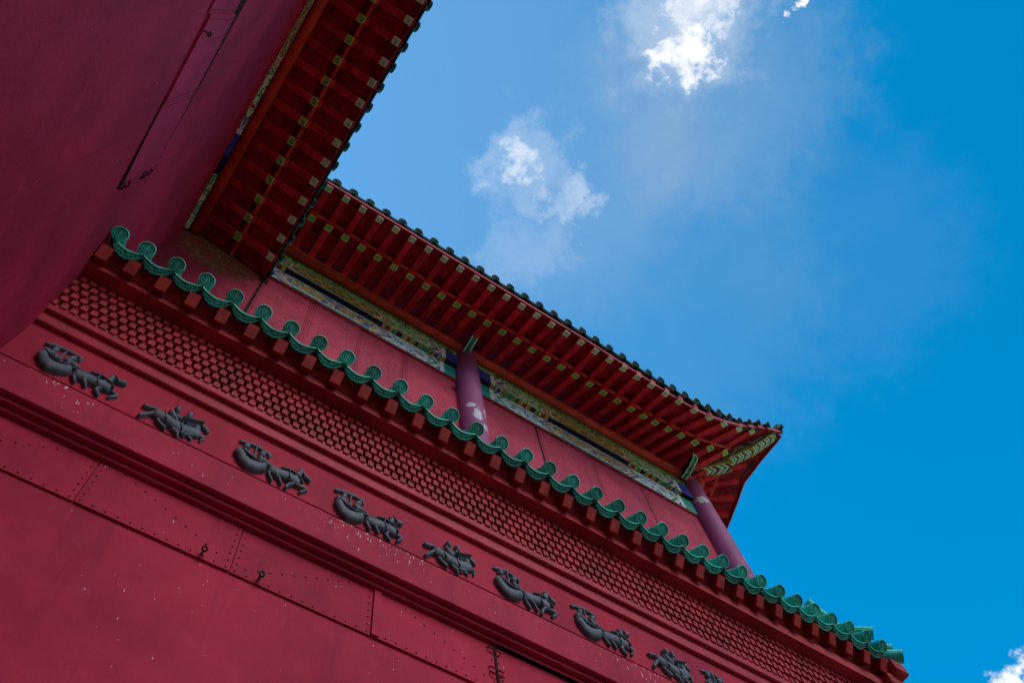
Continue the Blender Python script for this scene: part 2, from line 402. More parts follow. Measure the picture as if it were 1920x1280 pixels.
# ledge, frieze, cornice
mb = MB()
mb.box(XL - .1, XR + .15, 3.590, YL + .02, 5.775, 6.176)
mb.box(XL - .1, XR + .12, 3.64, YL + .02, 5.735, 5.775)
mb.box(XL - .1, XR + .08, 3.69, YL + .02, 5.70, 5.735)
hb(mb, 'ledge', M['fascia'], bevel=.006)
mb = MB(); mb.box(XL - .1, XR + .12, 3.63, YL + .02, 6.176, 6.206)
hb(mb, 'ledge_joint', M['gap_shade'])
mb = MB(); mb.box(XL - .1, XR + .15, YF, YL + .02, 6.206, 6.86)
hb(mb, 'frieze', M['frieze'], bevel=.004)
mb = MB(); mb.box(XL - .1, XR + .19, 3.555, YL, 6.835, 7.02); hb(mb, 'cornice_moulding', M['cornice'], bevel=.008)
mb = MB(); mb.box(XL - .1, XR + .24, 3.51, YL, 6.99, 7.12); hb(mb, 'cornice_moulding', M['cornice'], bevel=.008)
# corbelled courses of header bricks
mb = MB(); rr = random.Random(3)
NROW = 6
for k in range(NROW):
    y = 3.495 - .018 * k; z0 = 7.085 + .0925 * k; z1 = z0 + .084
    x = XL - .02 + (.0423 if k % 2 else 0)
    while x < XR + .23 + .018 * k - .05:
        j = rr.uniform(-.003, .003)
        mb.box(x + j, x + .057 + j, y + rr.uniform(-.003, .004), y + .10, z0 + rr.uniform(0, .003), z1 - .001)
        x += .0845
    mb.box(XL - .1, XR + .18 + .018 * k, y + .036, YL, z0 + .002, z0 + .0925, 1)
mb.box(XL - .1, XR + .16, 3.285, YL, 7.085 + .0925 * NROW + .003, 7.80)
brick = hb(mb, 'corbel_bricks', [M['brick'], M['brick']])

# ------------------------------------------------------------------ tiles (one of each, then copies)
def disc_tile(r=.078, length=1.2):
    """round end tile: axis +Y outward (local), lies along local Y; a ring, an inner ring and a cross emblem on its face"""
    mb = MB(); n = 24
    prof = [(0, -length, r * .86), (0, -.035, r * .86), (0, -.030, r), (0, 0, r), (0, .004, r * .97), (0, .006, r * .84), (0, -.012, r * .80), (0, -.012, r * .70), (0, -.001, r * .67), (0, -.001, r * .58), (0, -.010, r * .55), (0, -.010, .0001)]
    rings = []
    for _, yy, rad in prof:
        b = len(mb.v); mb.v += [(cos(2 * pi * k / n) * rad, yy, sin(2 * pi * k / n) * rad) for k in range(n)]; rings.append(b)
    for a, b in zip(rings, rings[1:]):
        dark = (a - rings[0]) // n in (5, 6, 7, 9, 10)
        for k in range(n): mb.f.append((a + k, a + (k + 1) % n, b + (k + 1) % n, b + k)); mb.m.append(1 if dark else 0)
    q = r * .54
    def bar(x0, x1, z0, z1): mb.box(x0 * q, x1 * q, -.012, .0005, z0 * q, z1 * q)
    bar(-.10, .10, -.92, .92); bar(-.88, .88, -.10, .10)
    for sx in (-1, 1):
        for sz in (-1, 1):
            a0, a1 = sorted((sx * .28, sx * .62)); b0, b1 = sorted((sz * .28, sz * .42)); bar(a0, a1, b0, b1)
            b0, b1 = sorted((sz * .55, sz * .70)); a0, a1 = sorted((sx * .2, sx * .55)); bar(a0, a1, b0, b1)
    return mb
def smooth_mesh(me, ang=40):
    for p in me.polygons: p.use_smooth = True
    bm = bmesh.new(); bm.from_mesh(me); bmesh.ops.remove_doubles(bm, verts=bm.verts, dist=1e-5)
    bmesh.ops.recalc_face_normals(bm, faces=bm.faces)
    for e in bm.edges:
        e.smooth = len(e.link_faces) != 2 or e.calc_face_angle(0) < radians(ang)
    bm.to_mesh(me); bm.free()
def drip_tile(half=.147, back=1.2):
    """crescent drip tile: local X along the eave, local Z up the face, faces +Y; behind it a curved pan"""
    mb = MB(); nu = 18
    def top(u): t = abs(u) / half; return -.078 - .030 * (1 - t * t) + .012 * t
    def bot(u):
        t = abs(u) / half; return -.090 - .112 * (1 - t ** 2.3) ** .9 + .003 * cos(u * 130)
    rows = []
    levels = [(0, -.030), (0, .004), (.13, .007), (.17, -.010), (.76, -.010), (.80, .007), (1, .004), (1, -.020)]
    for i in range(nu + 1):
        u = lerp(-half, half, i / nu); t0, b0 = top(u), bot(u); b = len(mb.v)
        for j, (f, yy) in enumerate(levels):
            z = lerp(b0, t0, f)
            yy2 = yy
            mb.v.append((u, yy2, z))
        rows.append(b)
    for i in range(nu):
        for j in range(len(levels) - 1):
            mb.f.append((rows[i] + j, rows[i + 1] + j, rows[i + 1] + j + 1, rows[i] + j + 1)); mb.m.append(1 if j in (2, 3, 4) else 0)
        mb.f.append((rows[i] + 7, rows[i + 1] + 7, rows[i + 1], rows[i])); mb.m.append(0)
    # scrolls in the sunk field
    r2 = random.Random(5)
    for s in (-1, 1):
        for k in range(4):
            u = s * (.022 + .026 * k); zc = (top(u) * .5 + bot(u) * .5); hh = (top(u) - bot(u)) * .24
            pts = [(u + s * cos(a) * .011 * (1 - a / 9), -.004, zc + sin(a) * hh * (1 - a / 9)) for a in [q * .7 for q in range(9)]]
            mb.tube(pts, .0048, 5)
    # pan tile behind
    for i in range(nu):
        u0, u1 = lerp(-half, half, i / nu), lerp(-half, half, (i + 1) / nu)
        mb.face([(u0, -.01, top(u0) - .012), (u1, -.01, top(u1) - .012), (u1, -back, top(u1) - .012), (u0, -back, top(u0) - .012)])
        mb.face([(u0, -.01, top(u0)), (u0, -back, top(u0)), (u1, -back, top(u1)), (u1, -.01, top(u1))])
    return mb
def tile_frame(pos, axis, along, parent):
    """matrix (relative to parent's root) with local +Y = axis (outward), local X = along"""
    a = Vector(axis).normalized(); x = Vector(along); x = (x - a * x.dot(a)).normalized(); z = x.cross(a)
    if z.z < 0: x = -x; z = -z
    m = Matrix((x, a, z)).transposed().to_4x4(); m.translation = Vector(pos); return m
mbd = disc_tile(); mbr = drip_tile(); mbds = disc_tile(length=.34); mbrs = drip_tile(back=.16)
def proto(mb, name, mat, k=1):
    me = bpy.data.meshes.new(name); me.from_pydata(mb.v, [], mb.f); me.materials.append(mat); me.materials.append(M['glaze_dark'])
    for p, mi in zip(me.polygons, mb.m): p.material_index = mi
    smooth_mesh(me); return me
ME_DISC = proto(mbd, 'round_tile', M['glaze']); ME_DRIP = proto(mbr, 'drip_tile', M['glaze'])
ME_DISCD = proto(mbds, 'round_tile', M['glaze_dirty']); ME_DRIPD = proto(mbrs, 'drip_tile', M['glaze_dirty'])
def put(me, name, parent, root, pos, axis, along):
    o = link(name, me, parent); o.matrix_local = tile_frame(Vector(up(pos)) - root, axis, along, parent); return o

# ------------------------------------------------------------------ lower tiled eave
def tz(x): return interp(x, [(-1.3, -.02), (0, -.01), (5, .01), (6, .06), (7.5, .13), (8.8, .15)])   # the eave lifts a little towards the corner
SL = radians(38); T = Vector((0, -cos(SL), -sin(SL))); UPV = Vector((0, -sin(SL), cos(SL)))
mb = MB()                                                   # roof bed and boards under the tiles
def lowp(d, h): # point: d back along the slope from the disc face, h above the disc centre line
    return Vector((0, 3.02, 7.97)) - T * d + UPV * h
pr = [lowp(.05, -.21), lowp(.05, -.12), lowp(1.75, -.12), lowp(1.75, -.21)]
CX = 8.62
def sweep(mb, prof, x0, x1, mi=0):
    n = len(prof); ns = 24; X = [lerp(x0, x1, i / ns) for i in range(ns + 1)]; base = len(mb.v)
    for x in X: mb.v += [(x, p.y, p.z + tz(x)) for p in prof]
    for j in range(ns):
        for i in range(n):
            k = (i + 1) % n; mb.f.append((base + j * n + i, base + (j + 1) * n + i, base + (j + 1) * n + k, base + j * n + k)); mb.m.append(mi)
    mb.f.append(tuple(base + i for i in range(n))); mb.m.append(mi)
    mb.f.append(tuple(base + ns * n + i for i in reversed(range(n)))); mb.m.append(mi)
sweep(mb, pr, XL - .05, CX - .02)
# cross boards set back between the bracket ends
pr = [lowp(.10, -.372), lowp(.10, -.212), lowp(.5, -.212), lowp(.5, -.372)]
sweep(mb, pr, XL - .05, CX - .10)
leave = hb(mb, 'lower_eave', M['brick'])
TX = [-1.272, -1.015, -0.729, -0.44, -0.149, 0.144, 0.438, 0.734, 1.031, 1.33, 1.629, 1.928, 2.228, 2.529, 2.83, 3.13, 3.431, 3.731, 4.03, 4.33, 4.628, 4.925, 5.222, 5.517, 5.811, 6.103, 6.394, 6.683, 6.971, 7.257, 7.541, 7.823, 8.103, 8.38]
NT = len(TX)

for k in range(NT):
    x = TX[k]
    put(ME_DISC, 'round_tile', leave, HALL, (x, 3.02 + random.uniform(-.006, .006), 7.96 + tz(x) + random.uniform(-.007, .007)), T, (1, random.uniform(-.06, .06), random.uniform(-.05, .05)))
    if k < NT - 1:
        xm = (x + TX[k + 1]) / 2
        put(ME_DRIP, 'drip_tile', leave, HALL, (xm, 3.02, 7.962 + tz(xm) + random.uniform(-.006, .006)), T, (1, random.uniform(-.05, .05), random.uniform(-.045, .045)))
# bracket ends
def bracket_mesh():
    mb = MB()
    A = Vector((0, 0, 0)); wd, h, L = .108, .150, .55
    mb.box(-wd / 2, wd / 2, -L, 0, -h, 0)
    me = bpy.data.meshes.new('bracket_end'); me.from_pydata(mb.v, [], mb.f); me.materials.append(M['bracket'])
    bm = bmesh.new(); bm.from_mesh(me); bmesh.ops.recalc_face_normals(bm, faces=bm.faces)
    bmesh.ops.bevel(bm, geom=list(bm.edges), offset=.006, segments=2, affect='EDGES'); bm.to_mesh(me); bm.free(); return me
ME_BR = bracket_mesh()
for k in range(NT):
    x = max(TX[k] - .012, -1.29)
    p = lowp(-.030 + random.uniform(-.006, .006), -.190)
    put(ME_BR, 'bracket_end', leave, HALL, (x, p.y, p.z + tz(x)), T, (1, random.uniform(-.02, .02), random.uniform(-.02, .02)))
# corner: hip of the lower roof turning back on the right
mb = MB()
TE = Vector((cos(SL), 0, -sin(SL)))
inw = Vector((-.7, .7, .36))
def hipt(a, r): mb.tube([a, a + inw * 2.2], r, 16)
hipt(Vector((8.72, 3.02, 8.10)), .085)
hipt(Vector((8.66, 3.06, 8.22)), .080)
hipt(Vector((8.46, 3.06, 8.42)), .085)
hb(mb, 'hip_tile', M['glaze'], leave, smooth=False)
for k in range(5):
    y = 3.20 + .2946 * k
    put(ME_DISC, 'round_tile', leave, HALL, (CX + .08, y + .08, 8.10), TE, (0, 1, 0))
    put(ME_DRIP, 'drip_tile', leave, HALL, (CX + .08, y + .227, 8.10), TE, (0, 1, 0))
mb = MB()
mb.box(CX - .16, CX + .05, 3.07, 4.6, 7.80, 7.98)
mb.box(CX - .26, CX - .03, 3.17, 4.6, 7.62, 7.80)
mb.box(CX - .34, CX - .10, 3.30, 4.6, 7.40, 7.62)
hb(mb, 'corner_corbel', M['bracket'], leave, bevel=.012)

# ------------------------------------------------------------------ upper storey
mb = MB(); mb.box(XL - .2, 8.55, YU, 11.5, 7.4, 14.1)
uw = hb(mb, 'upper_wall', M['wall_stained'])
us = [.004, .783, 1.604, 2.36, 3.45]
def upper_panel(x0, x1, stag):
    mb = MB(); y = YU - .014 - .004 * stag
    mb.box(x0 + .004, x1 - .004, y, YU + .01, 8.2, 12.86)
    P = []
    z = 12.70
    while z > 11.0:
        for xx in (x0 + .03, x1 - .03, ): P.append((xx, y, z))
        if stag: P.append((x0 + .065, y, z - .02))
        z -= .085
    rq = random.Random(int(x0 * 100))
    for k in range(15): P.append((rq.uniform(x0 + .1, x1 - .1), y, rq.uniform(11., 12.6)))
    for k in range(int((x1 - x0) / .12)): P.append((x0 + .06 + .12 * k, y, 12.68))
    rivets(mb, P, r=.010)
    hb(mb, 'metal_panel', [M['wall_upper'], M['rivet']], uw)
for i in range(4): upper_panel(us[i], us[i + 1], i % 2)
us2 = [3.58, 4.867, 5.99, 7.03, 8.45]
for i in range(4): upper_panel(us2[i], us2[i + 1], i % 2)
mb = MB()
x = 4.858; mb.box(x - .016, x + .016, YU - .02, YU, 8.2, 12.86)
hb(mb, 'panel_gap', M['gap_shade'], uw)
mb = MB(); x = -.012; mb.box(x - .016, x + .016, YU - .02, YU, 8.2, 12.86)
for z in (12.60, 12.52, 12.44): mb.tube([(-.07, YU - .02, z + .02), (.0, YU - .035, z), (.06, YU - .02, z + .02)], .008, 6)
hb(mb, 'panel_gap', M['gap_shade'], uw)
mb = MB()
for z in (12.45, 12.38): mb.tube([(3.22, YU - .02, z + .02), (3.27, YU - .035, z), (3.34, YU - .02, z + .02)], .008, 6)
hb(mb, 'staples', M['gap_shade'], uw)
mb = MB(); mb.box(.02, 8.5, 4.31, YU + .02, 12.765, 12.80); hb(mb, 'beam_batten', M['boards'], bevel=.004)

# painted beams -------------------------------------------------
def hexpoly(c, ut, k, hh, z0, z1):
    """elongated hexagon clipped to z0..z1; ut = half length at mid height, k = set-back of the point"""
    zm = (z0 + z1) / 2; hh = min(hh, (z1 - z0) / 2)
    return [(c - ut, zm), (c - ut + k * hh, zm - hh), (c + ut - k * hh, zm - hh), (c + ut, zm), (c + ut - k * hh, zm + hh), (c - ut + k * hh, zm + hh)]
def roundpoly(c, ut, hh, zm, pw=1.0):
    P = []
    n = 8
    ul = ut - hh * 1.5
    for i in range(-n, n + 1):
        a = pi / 2 * i / n; P.append((c + ul + cos(a) * hh * 1.5, zm + sin(a) * hh))
    for i in range(-n, n + 1):
        a = pi / 2 * i / n; P.append((c - ul - cos(a) * hh * 1.5, zm - sin(a) * hh))
    return P
PM = ['p_white', 'p_blue', 'p_navy', 'p_teal', 'p_orange', 'p_gold', 'p_floral', 'p_red', 'p_green', 'p_dark', 'p_fill', 'p_olive', 'p_scroll', 'p_leaf']
PI_ = {n: i for i, n in enumerate(PM)}
def bay(mb, fr, c, half, z0, z1, upper, rnd, umin=None):
    """one painted bay centred on c; fr(u, layer, z) gives the point on the face"""
    lay = [0]
    def poly(P, mat, lev):
        if umin is not None:                              # the bay is cut where it meets the plain wall
            Q = []
            for (u0, q0), (u1, q1) in zip(P, P[1:] + P[:1]):
                if u0 >= umin: Q.append((u0, q0))
                if (u0 >= umin) != (u1 >= umin): f = (umin - u0) / (u1 - u0); Q.append((umin, lerp(q0, q1, f)))
            P = Q
            if len(P) < 3: return
        mb.face([fr(u, lev, z) for u, z in P], PI_[mat])
    def rect(a, b, lo, hi, mat, lev): poly([(a, lo), (b, lo), (b, hi), (a, hi)], mat, lev)
    zm = (z0 + z1) / 2; H = (z1 - z0) / 2
    FL = 'p_leaf' if upper else 'p_floral'
    rect(c - half, c + half, z0, z1, FL, 0)
    kk = .22 / H
    for s in (-1, 1):
        rect(*sorted((c + s * half, c + s * 2.03)), z0, z1, 'p_blue' if upper else 'p_teal', 1)
        rect(*sorted((c + s * 2.03, c + s * 1.97)), z0, z1, 'p_white', 1)
        # outer lozenge end: nested chevrons pointing out, with corner triangles
        rect(*sorted((c + s * 1.97, c + s * 1.70)), z0, z1, 'p_white', 1)
        for sg in (-1, 1):
            poly([(c + s * 1.95, zm + sg * H * .94), (c + s * 1.95, zm + sg * H * .30), (c + s * 1.86, zm + sg * H * .94)], 'p_blue', 2)
        for j, (ut, mt) in enumerate(((1.97, 'p_gold'), (1.95, 'p_white'), (1.925, 'p_blue' if upper else 'p_teal'), (1.86, 'p_gold'), (1.845, FL))):
            kx = .17 / H
            P = [(c + s * 1.2, z0), (c + s * (ut - kx * H), z0), (c + s * ut, zm), (c + s * (ut - kx * H), z1), (c + s * 1.2, z1)]
            poly(P, mt, 2 + j)
        # flower
        for j, (r, mt) in enumerate(((.155, 'p_white'), (.135, FL), (.075, 'p_teal'), (.06, 'p_white'), (.045, 'p_gold'), (.03, 'p_red'))):
            poly([(c + s * 1.58 + cos(a) * r, zm + sin(a) * min(r, H * .9)) for a in [q * pi / 8 for q in range(16)]], mt, 8 + j)
    if upper: seq = [(1.07, 'p_gold'), (1.055, 'p_green'), (1.01, 'p_white'), (.985, 'p_orange'), (.925, 'p_gold'), (.91, 'p_white'), (.885, 'p_blue'), (.80, 'p_navy')]
    else: seq = [(1.07, 'p_gold'), (1.055, 'p_blue'), (1.0, 'p_white'), (.965, 'p_orange'), (.91, 'p_gold'), (.895, 'p_white'), (.865, 'p_teal'), (.80, 'p_teal')]
    for j, (ut, mt) in enumerate(seq): poly(hexpoly(c, ut, kk, H, z0, z1), mt, 8 + j)
    poly(roundpoly(c, .83, H * .88, zm), 'p_white', 16)
    poly(roundpoly(c, .80, H * .76, zm), 'p_dark' if upper else 'p_fill', 17)
    # two writhing golden ribbons either side of a disc
    for s in (-1, 1):
        NQ = 60
        pts = [(c + s * (.09 + .60 * q / NQ), zm + sin(q * .27 + (.4 if s > 0 else .9)) * H * .34 + sin(q * .71) * H * .12) for q in range(NQ + 1)]
        for i in range(NQ):
            (u0, a), (u1, b) = pts[i], pts[i + 1]; th = H * (.27 - .12 * abs(i - NQ / 2) / NQ)
            poly([(u0, a - th), (u1, b - th), (u1, b + th), (u0, a + th)], 'p_gold', 18)
            if i % 7 == 3:
                up_ = 1 if (i // 7) % 2 else -1
                poly([(u0 - .008, a), (u0 + .012, a), (u0 + s * .045, a + H * .55 * up_), (u0 + s * .075, a + H * .38 * up_), (u0 + s * .04, a + H * .46 * up_)], 'p_gold', 18.5)
            if i % 4 < 2: poly([(u0, a + th * .1), (u1, b + th * .1), (u1, b + th * .6), (u0, a + th * .6)], 'p_orange', 19)
    poly([(c + cos(a) * .035, zm + sin(a) * H * .3) for a in [q * pi / 5 for q in range(10)]], 'p_gold', 19)
def soffit(mb, f2, c, half, d0, d1, umin=-99.):
    """painted underside of the projecting upper beam; f2(u, d) gives the point"""
    def rect(a, b, mat):
        a, b = sorted((a, b)); a = max(a, umin); b = max(b, umin)
        if b - a > 1e-4: mb.face([f2(a, d0), f2(b, d0), f2(b, d1), f2(a, d1)], PI_[mat])
    rect(c - .86, c + .86, 'p_navy')
    for s in (-1, 1):
        segs = [(.86, .90, 'p_gold'), (.90, .925, 'p_olive'), (.925, 1.0, 'p_red'), (1.0, 1.04, 'p_gold'), (1.04, 1.10, 'p_green'), (1.10, 1.12, 'p_gold'), (1.12, 1.22, 'p_navy'), (1.22, 1.28, 'p_olive'), (1.28, 1.31, 'p_gold'), (1.31, 1.38, 'p_red'), (1.38, 1.42, 'p_gold'), (1.42, 1.47, 'p_olive'), (1.47, 1.52, 'p_navy'), (1.52, 1.60, 'p_olive'), (1.60, 1.72, 'p_green'), (1.72, 1.78, 'p_olive'), (1.78, 1.80, 'p_navy'), (1.80, 1.83, 'p_gold'), (1.83, 1.90, 'p_blue'), (1.90, 1.925, 'p_gold'), (1.925, 1.965, 'p_green'), (1.965, 1.985, 'p_gold'), (1.985, 2.01, 'p_red'), (2.01, 2.03, 'p_gold'), (2.03, half, 'p_navy')]
        for a, b, m_ in segs: rect(c + s * a, c + s * b, m_)
PMATS = [M[n] for n in PM]
BAYS = [(1.05, 2.42), (6.0, 2.50)]
rnd = random.Random(11)
for c, half in BAYS:
    a, b = max(c - half, .02), c + half
    mb = MB(); mb.box(a, b, 4.30, YU + .02, 12.80, 13.235, PI_['p_teal'])
    bay(mb, lambda u, l, z: (u, 4.30 - .0015 - .0004 * l, z), c, half, 12.803, 13.232, False, rnd, .02)
    hb(mb, 'painted_beam', PMATS, recalc=False)
    mb = MB(); mb.box(a, b, 4.225, YU + .02, 13.255, 13.66, PI_['p_navy'])
    bay(mb, lambda u, l, z: (u, 4.225 - .0015 - .0004 * l, z), c, half, 13.258, 13.655, True, rnd, .02)
    soffit(mb, lambda u, d: (u, d, 13.253), c, half, 4.2255, 4.299, .02)
    hb(mb, 'painted_beam', PMATS, recalc=False)
    mb = MB(); mb.box(a, b, 4.236, YU + .02, 13.665, 13.96, 0); mb.box(a, b, 4.228, 4.24, 13.662, 13.676, 1); mb.box(a, b, 4.228, 4.24, 13.835, 13.85, 1)
    hb(mb, 'scroll_board', [M['p_scroll'], M['p_green']])

# columns ---------------------------------------------------------
def column(x, y, r, z0, z1, peels):
    mb = MB(); n = 48; nz = 90
    for j in range(nz + 1):
        z = lerp(z0, z1, j / nz); mb.v += [(x + cos(2 * pi * k / n) * r, y + sin(2 * pi * k / n) * r, z) for k in range(n)]
    for j in range(nz):
        for k in range(n): mb.f.append((j * n + k, j * n + (k + 1) % n, (j + 1) * n + (k + 1) % n, (j + 1) * n + k)); mb.m.append(0)
    mb.f.append(tuple(nz * n + k for k in range(n))); mb.m.append(0)
    o = hb(mb, 'column', M['peel'], smooth=True)
    at = o.data.attributes.new('peel', 'FLOAT', 'POINT')
    for i in range(len(mb.v)):
        j, k = divmod(i, n); z = lerp(z0, z1, j / nz); a = 360. * k / n; val = 0.
        for (pa, pz, da, dz, amt) in peels:
            d = sqrt((((a - pa + 180) % 360 - 180) / da) ** 2 + ((z - pz) / dz) ** 2); val = max(val, amt * max(0, 1 - d))
        at.data[i].value = val
    return o
cols = [column(3.515, 4.30, .212, 8.2, 13.95, [(258, 11.30, 30, .30, 1.35), (300, 11.55, 14, .36, 1.0), (232, 11.62, 36, .13, 1.1), (300, 11.0, 12, .3, .95), (285, 10.95, 16, .2, 1.1)]),
        column(8.50, 4.30, .212, 8.2, 13.95, [(240, 13.15, 75, .16, 1.05), (290, 11.4, 20, .2, .8)])]
def carved(x, y0, parent):
    """wave-edged bracket board standing out of the column head"""
    mb = MB(); wd = .115
    low = []; n = 14
    for i in range(n + 1):
        t = i / n; yy = y0 - .44 * t; zz = 13.78 + .03 * t + .11 * t ** 3 + .018 * abs(sin(t * pi * 3.5)) ; low.append((yy, zz))
    top = [(y0 - .44 * i / n, 13.96 + .07 * (i / n) ** 3) for i in range(n + 1)]
    for i in range(n):
        (a, za), (b, zb) = low[i], low[i + 1]; (c_, zc), (d_, zd) = top[i], top[i + 1]
        w0 = wd / 2
        mb.face([(x - w0, a, za), (x - w0, b, zb), (x - w0, d_, zd), (x - w0, c_, zc)], 0)
        mb.face([(x + w0, a, za), (x + w0, c_, zc), (x + w0, d_, zd), (x + w0, b, zb)], 0)
        for (f0, f1, m_) in ((-1, -.72, 2), (-.72, -.15, 1), (-.15, .15, 0), (.15, .72, 1), (.72, 1, 2)):
            mb.face([(x + f0 * w0, a, za), (x + f1 * w0, a, za), (x + f1 * w0, b, zb), (x + f0 * w0, b, zb)], m_)
    (b, zb), (d_, zd) = low[-1], top[-1]
    mb.face([(x - wd / 2, b, zb), (x + wd / 2, b, zb), (x + wd / 2, d_, zd), (x - wd / 2, d_, zd)], 2)
    hb(mb, 'carved_bracket', [M['p_navy'], M['p_green'], M['p_mint']], parent, recalc=False)
for (x, cl) in ((3.44, cols[0]), (8.22, cols[1])): carved(x, 4.15, cl)
# purlin
mb = MB(); mb.tube([(-1.3, 4.175, 13.95), (8.72, 4.175, 13.95)], .092, 16)
mb.tube([(8.62, 4.05, 13.98), (8.62, 9.0, 13.98)], .10, 16)
hb(mb, 'purlin', M['orange'], smooth=True)

# ------------------------------------------------------------------ upper eave
HS = 12.85                                                # x + y on the hip line
def mirror(p):
    y = HS - p[0]; return (HS - p[1] - .27 * max(0., min(1., (y - 2.8) / 1.0)), y, p[2])
MIDZ = [(-3, 13.86), (0, 13.79), (4, 13.67), (6.0, 13.61), (6.70, 13.60), (7.3, 13.70), (7.97, 13.86), (8.43, 14.08), (8.93, 14.40), (9.3, 14.62)]
EDGZ = [(-3, 13.76), (0, 13.675), (5, 13.535), (6.5, 13.50), (7.41, 13.56), (7.81, 13.70), (8.26, 13.92), (8.77, 14.25), (9.29, 14.675), (9.9, 15.05)]
ROLZ = [(-3, 13.95), (5, 13.975), (5.9, 14.0), (6.5, 14.03), (6.8, 14.06), (7.1, 14.11), (7.4, 14.14), (7.7, 14.19), (8.0, 14.26), (8.3, 14.35), (8.6, 14.46), (8.9, 14.58), (9.2, 14.76), (9.5, 14.97), (10.15, 15.30)]
ROLY = [(5, 2.828), (6.2, 2.855), (7.1, 2.884), (7.7, 2.886), (8.3, 2.874), (8.9, 2.847), (9.2, 2.807), (9.5, 2.76), (10.15, 2.69)]
raf = []                                                 # (inner, mid end, outer mark centre)
k = -4
while True:
    x = .143 + .2995 * k
    if x > 6.45: break
    raf.append(((x, 4.20, 14.045), (x, 3.49, interp(x, MIDZ)), (x, 2.905, interp(x, EDGZ)))); k += 1
fan = [(6.706, 6.75), (6.98, 7.06), (7.295, 7.41), (7.619, 7.81), (7.974, 8.26), (8.426, 8.77), (8.934, 9.29)]
inn = [6.66, 6.93, 7.2, 7.47, 7.74, 8.03, 8.30]
for (xm, xe), xi in zip(fan, inn):
    raf.append(((xi, 4.20, 14.05), (xm, 3.49, interp(xm, MIDZ)), (xe, 2.905, interp(xe, EDGZ))))
ident = lambda p: p
def lerp3(a, b, t): return tuple(lerp(a[i], b[i], t) for i in range(3))
def painted_end(mb, A, B, wd, h, grow=.003):
    """painted last few centimetres of a rafter: lime frame with a darker panel on its underside"""
    A = Vector(A); B = Vector(B); d = (B - A).normalized(); sd = d.cross(Vector((0, 0, 1))).normalized(); u = sd.cross(d).normalized()
    if u.z < 0: u = -u
    a = A - u * grow; b = B + d * grow - u * grow; w0 = wd / 2 + grow
    mb.beam(a, b, wd + 2 * grow, .006, 0)
    L = (b - a).length; sd = sd * w0
    e = u * -.0015
    def q(s, t): return a + d * (L * t) + sd * s + e
    mb.face([q(-.60, .22), q(.60, .22), q(.60, .78), q(-.60, .78)], 1)
    e = u * -.003
    mb.face([q(-.42, .34), q(.1, .30), q(.1, .42), q(-.42, .46)], 0)
    mb.face([q(-.1, .55), q(.45, .55), q(.45, .68), q(-.1, .68)], 0)
    mb.face([q(.25, .28), q(.45, .28), q(.45, .5), q(.25, .5)], 0)
WD, RH = .112, .12
def build_rafter(bfun, I, Mi, O, mp, mats, marks):
    I, Mi, O = mp(I), mp(Mi), mp(O)
    dv = (Vector(Mi) - Vector(I)).normalized(); end = Vector(Mi) + dv * .075
    mb = MB(); mb.beam(I, end, WD, RH); r = bfun(mb, 'rafter', mats, bevel=.004)
    if marks:
        mb = MB(); painted_end(mb, end - dv * .112, end, WD, RH); bfun(mb, 'painted_end', [M['p_lime'], M['p_green']], r, recalc=False)
    st = Vector(Mi) - dv * .10 + Vector((0, 0, RH + .035)); st2 = Vector(Mi) + dv * .06 + Vector((0, 0, RH + .018))
    dv2 = (Vector(O) - st2).normalized(); end2 = Vector(O) + dv2 * .05
    mb = MB(); mb.beam(st2 - dv2 * .25, end2, WD - .006, RH - .02); r = bfun(mb, 'flying_rafter', mats, bevel=.004)
    if marks:
        mb = MB(); painted_end(mb, end2 - dv2 * .105, end2, WD - .006, RH - .02); bfun(mb, 'painted_end', [M['p_mint'], M['p_lime']], r, recalc=False)
for I, Mi, O in raf: build_rafter(hb, I, Mi, O, ident, M['rafter'], True)
for k in range(22):
    xe = 9.55 - .29 * k; t = max(0., (xe - 6.4) / 3.15)
    xm, xi = xe - .40 * t, xe - 1.15 * t
    build_rafter(hb, (xi, 4.20, 14.05), (xm, 3.49, interp(xm, MIDZ)), (xe, 3.0, interp(xe, EDGZ) + .03), mirror, M['rafter'], False)
# soffit boards, edge boards, orange strip — one skin that follows the upturned corner
def strip(mb, xs, f0, f1, mp, mi=0, flip=False):
    for a, b in zip(xs, xs[1:]):
        P = [mp(f0(a)), mp(f0(b)), mp(f1(b)), mp(f1(a))]
        mb.face(P, mi)
xs = [-1.3 + .25 * i for i in range(31)] + [6.5 + .15 * i for i in range(25)]
xs = [x for x in xs if x <= 10.12]
def hipx(x, y): return min(x, HS - y)                     # never across the hip
def skew(x, t):                                           # fan: where a line that reaches x at the edge starts at the wall
    if x < 6.5: return x
    return lerp(6.5 + (x - 6.5) * .53, x, t)
def s_in(x): xx = min(skew(x, 0), 8.62); return (xx, 4.23, 14.17)
def s_mid(x): xx = min(skew(x, .62), HS - 3.45); return (xx, 3.45, interp(xx, MIDZ) + .128)
def s_mid2(x): xx = min(skew(x, .62), HS - 3.45); return (xx, 3.45, interp(xx, MIDZ) + .232)
def s_edge(x): return (min(x, HS - interp(x, ROLY) - .02), interp(x, ROLY) + .02, min(interp(x, EDGZ) + .10, interp(x, ROLZ) - .1))
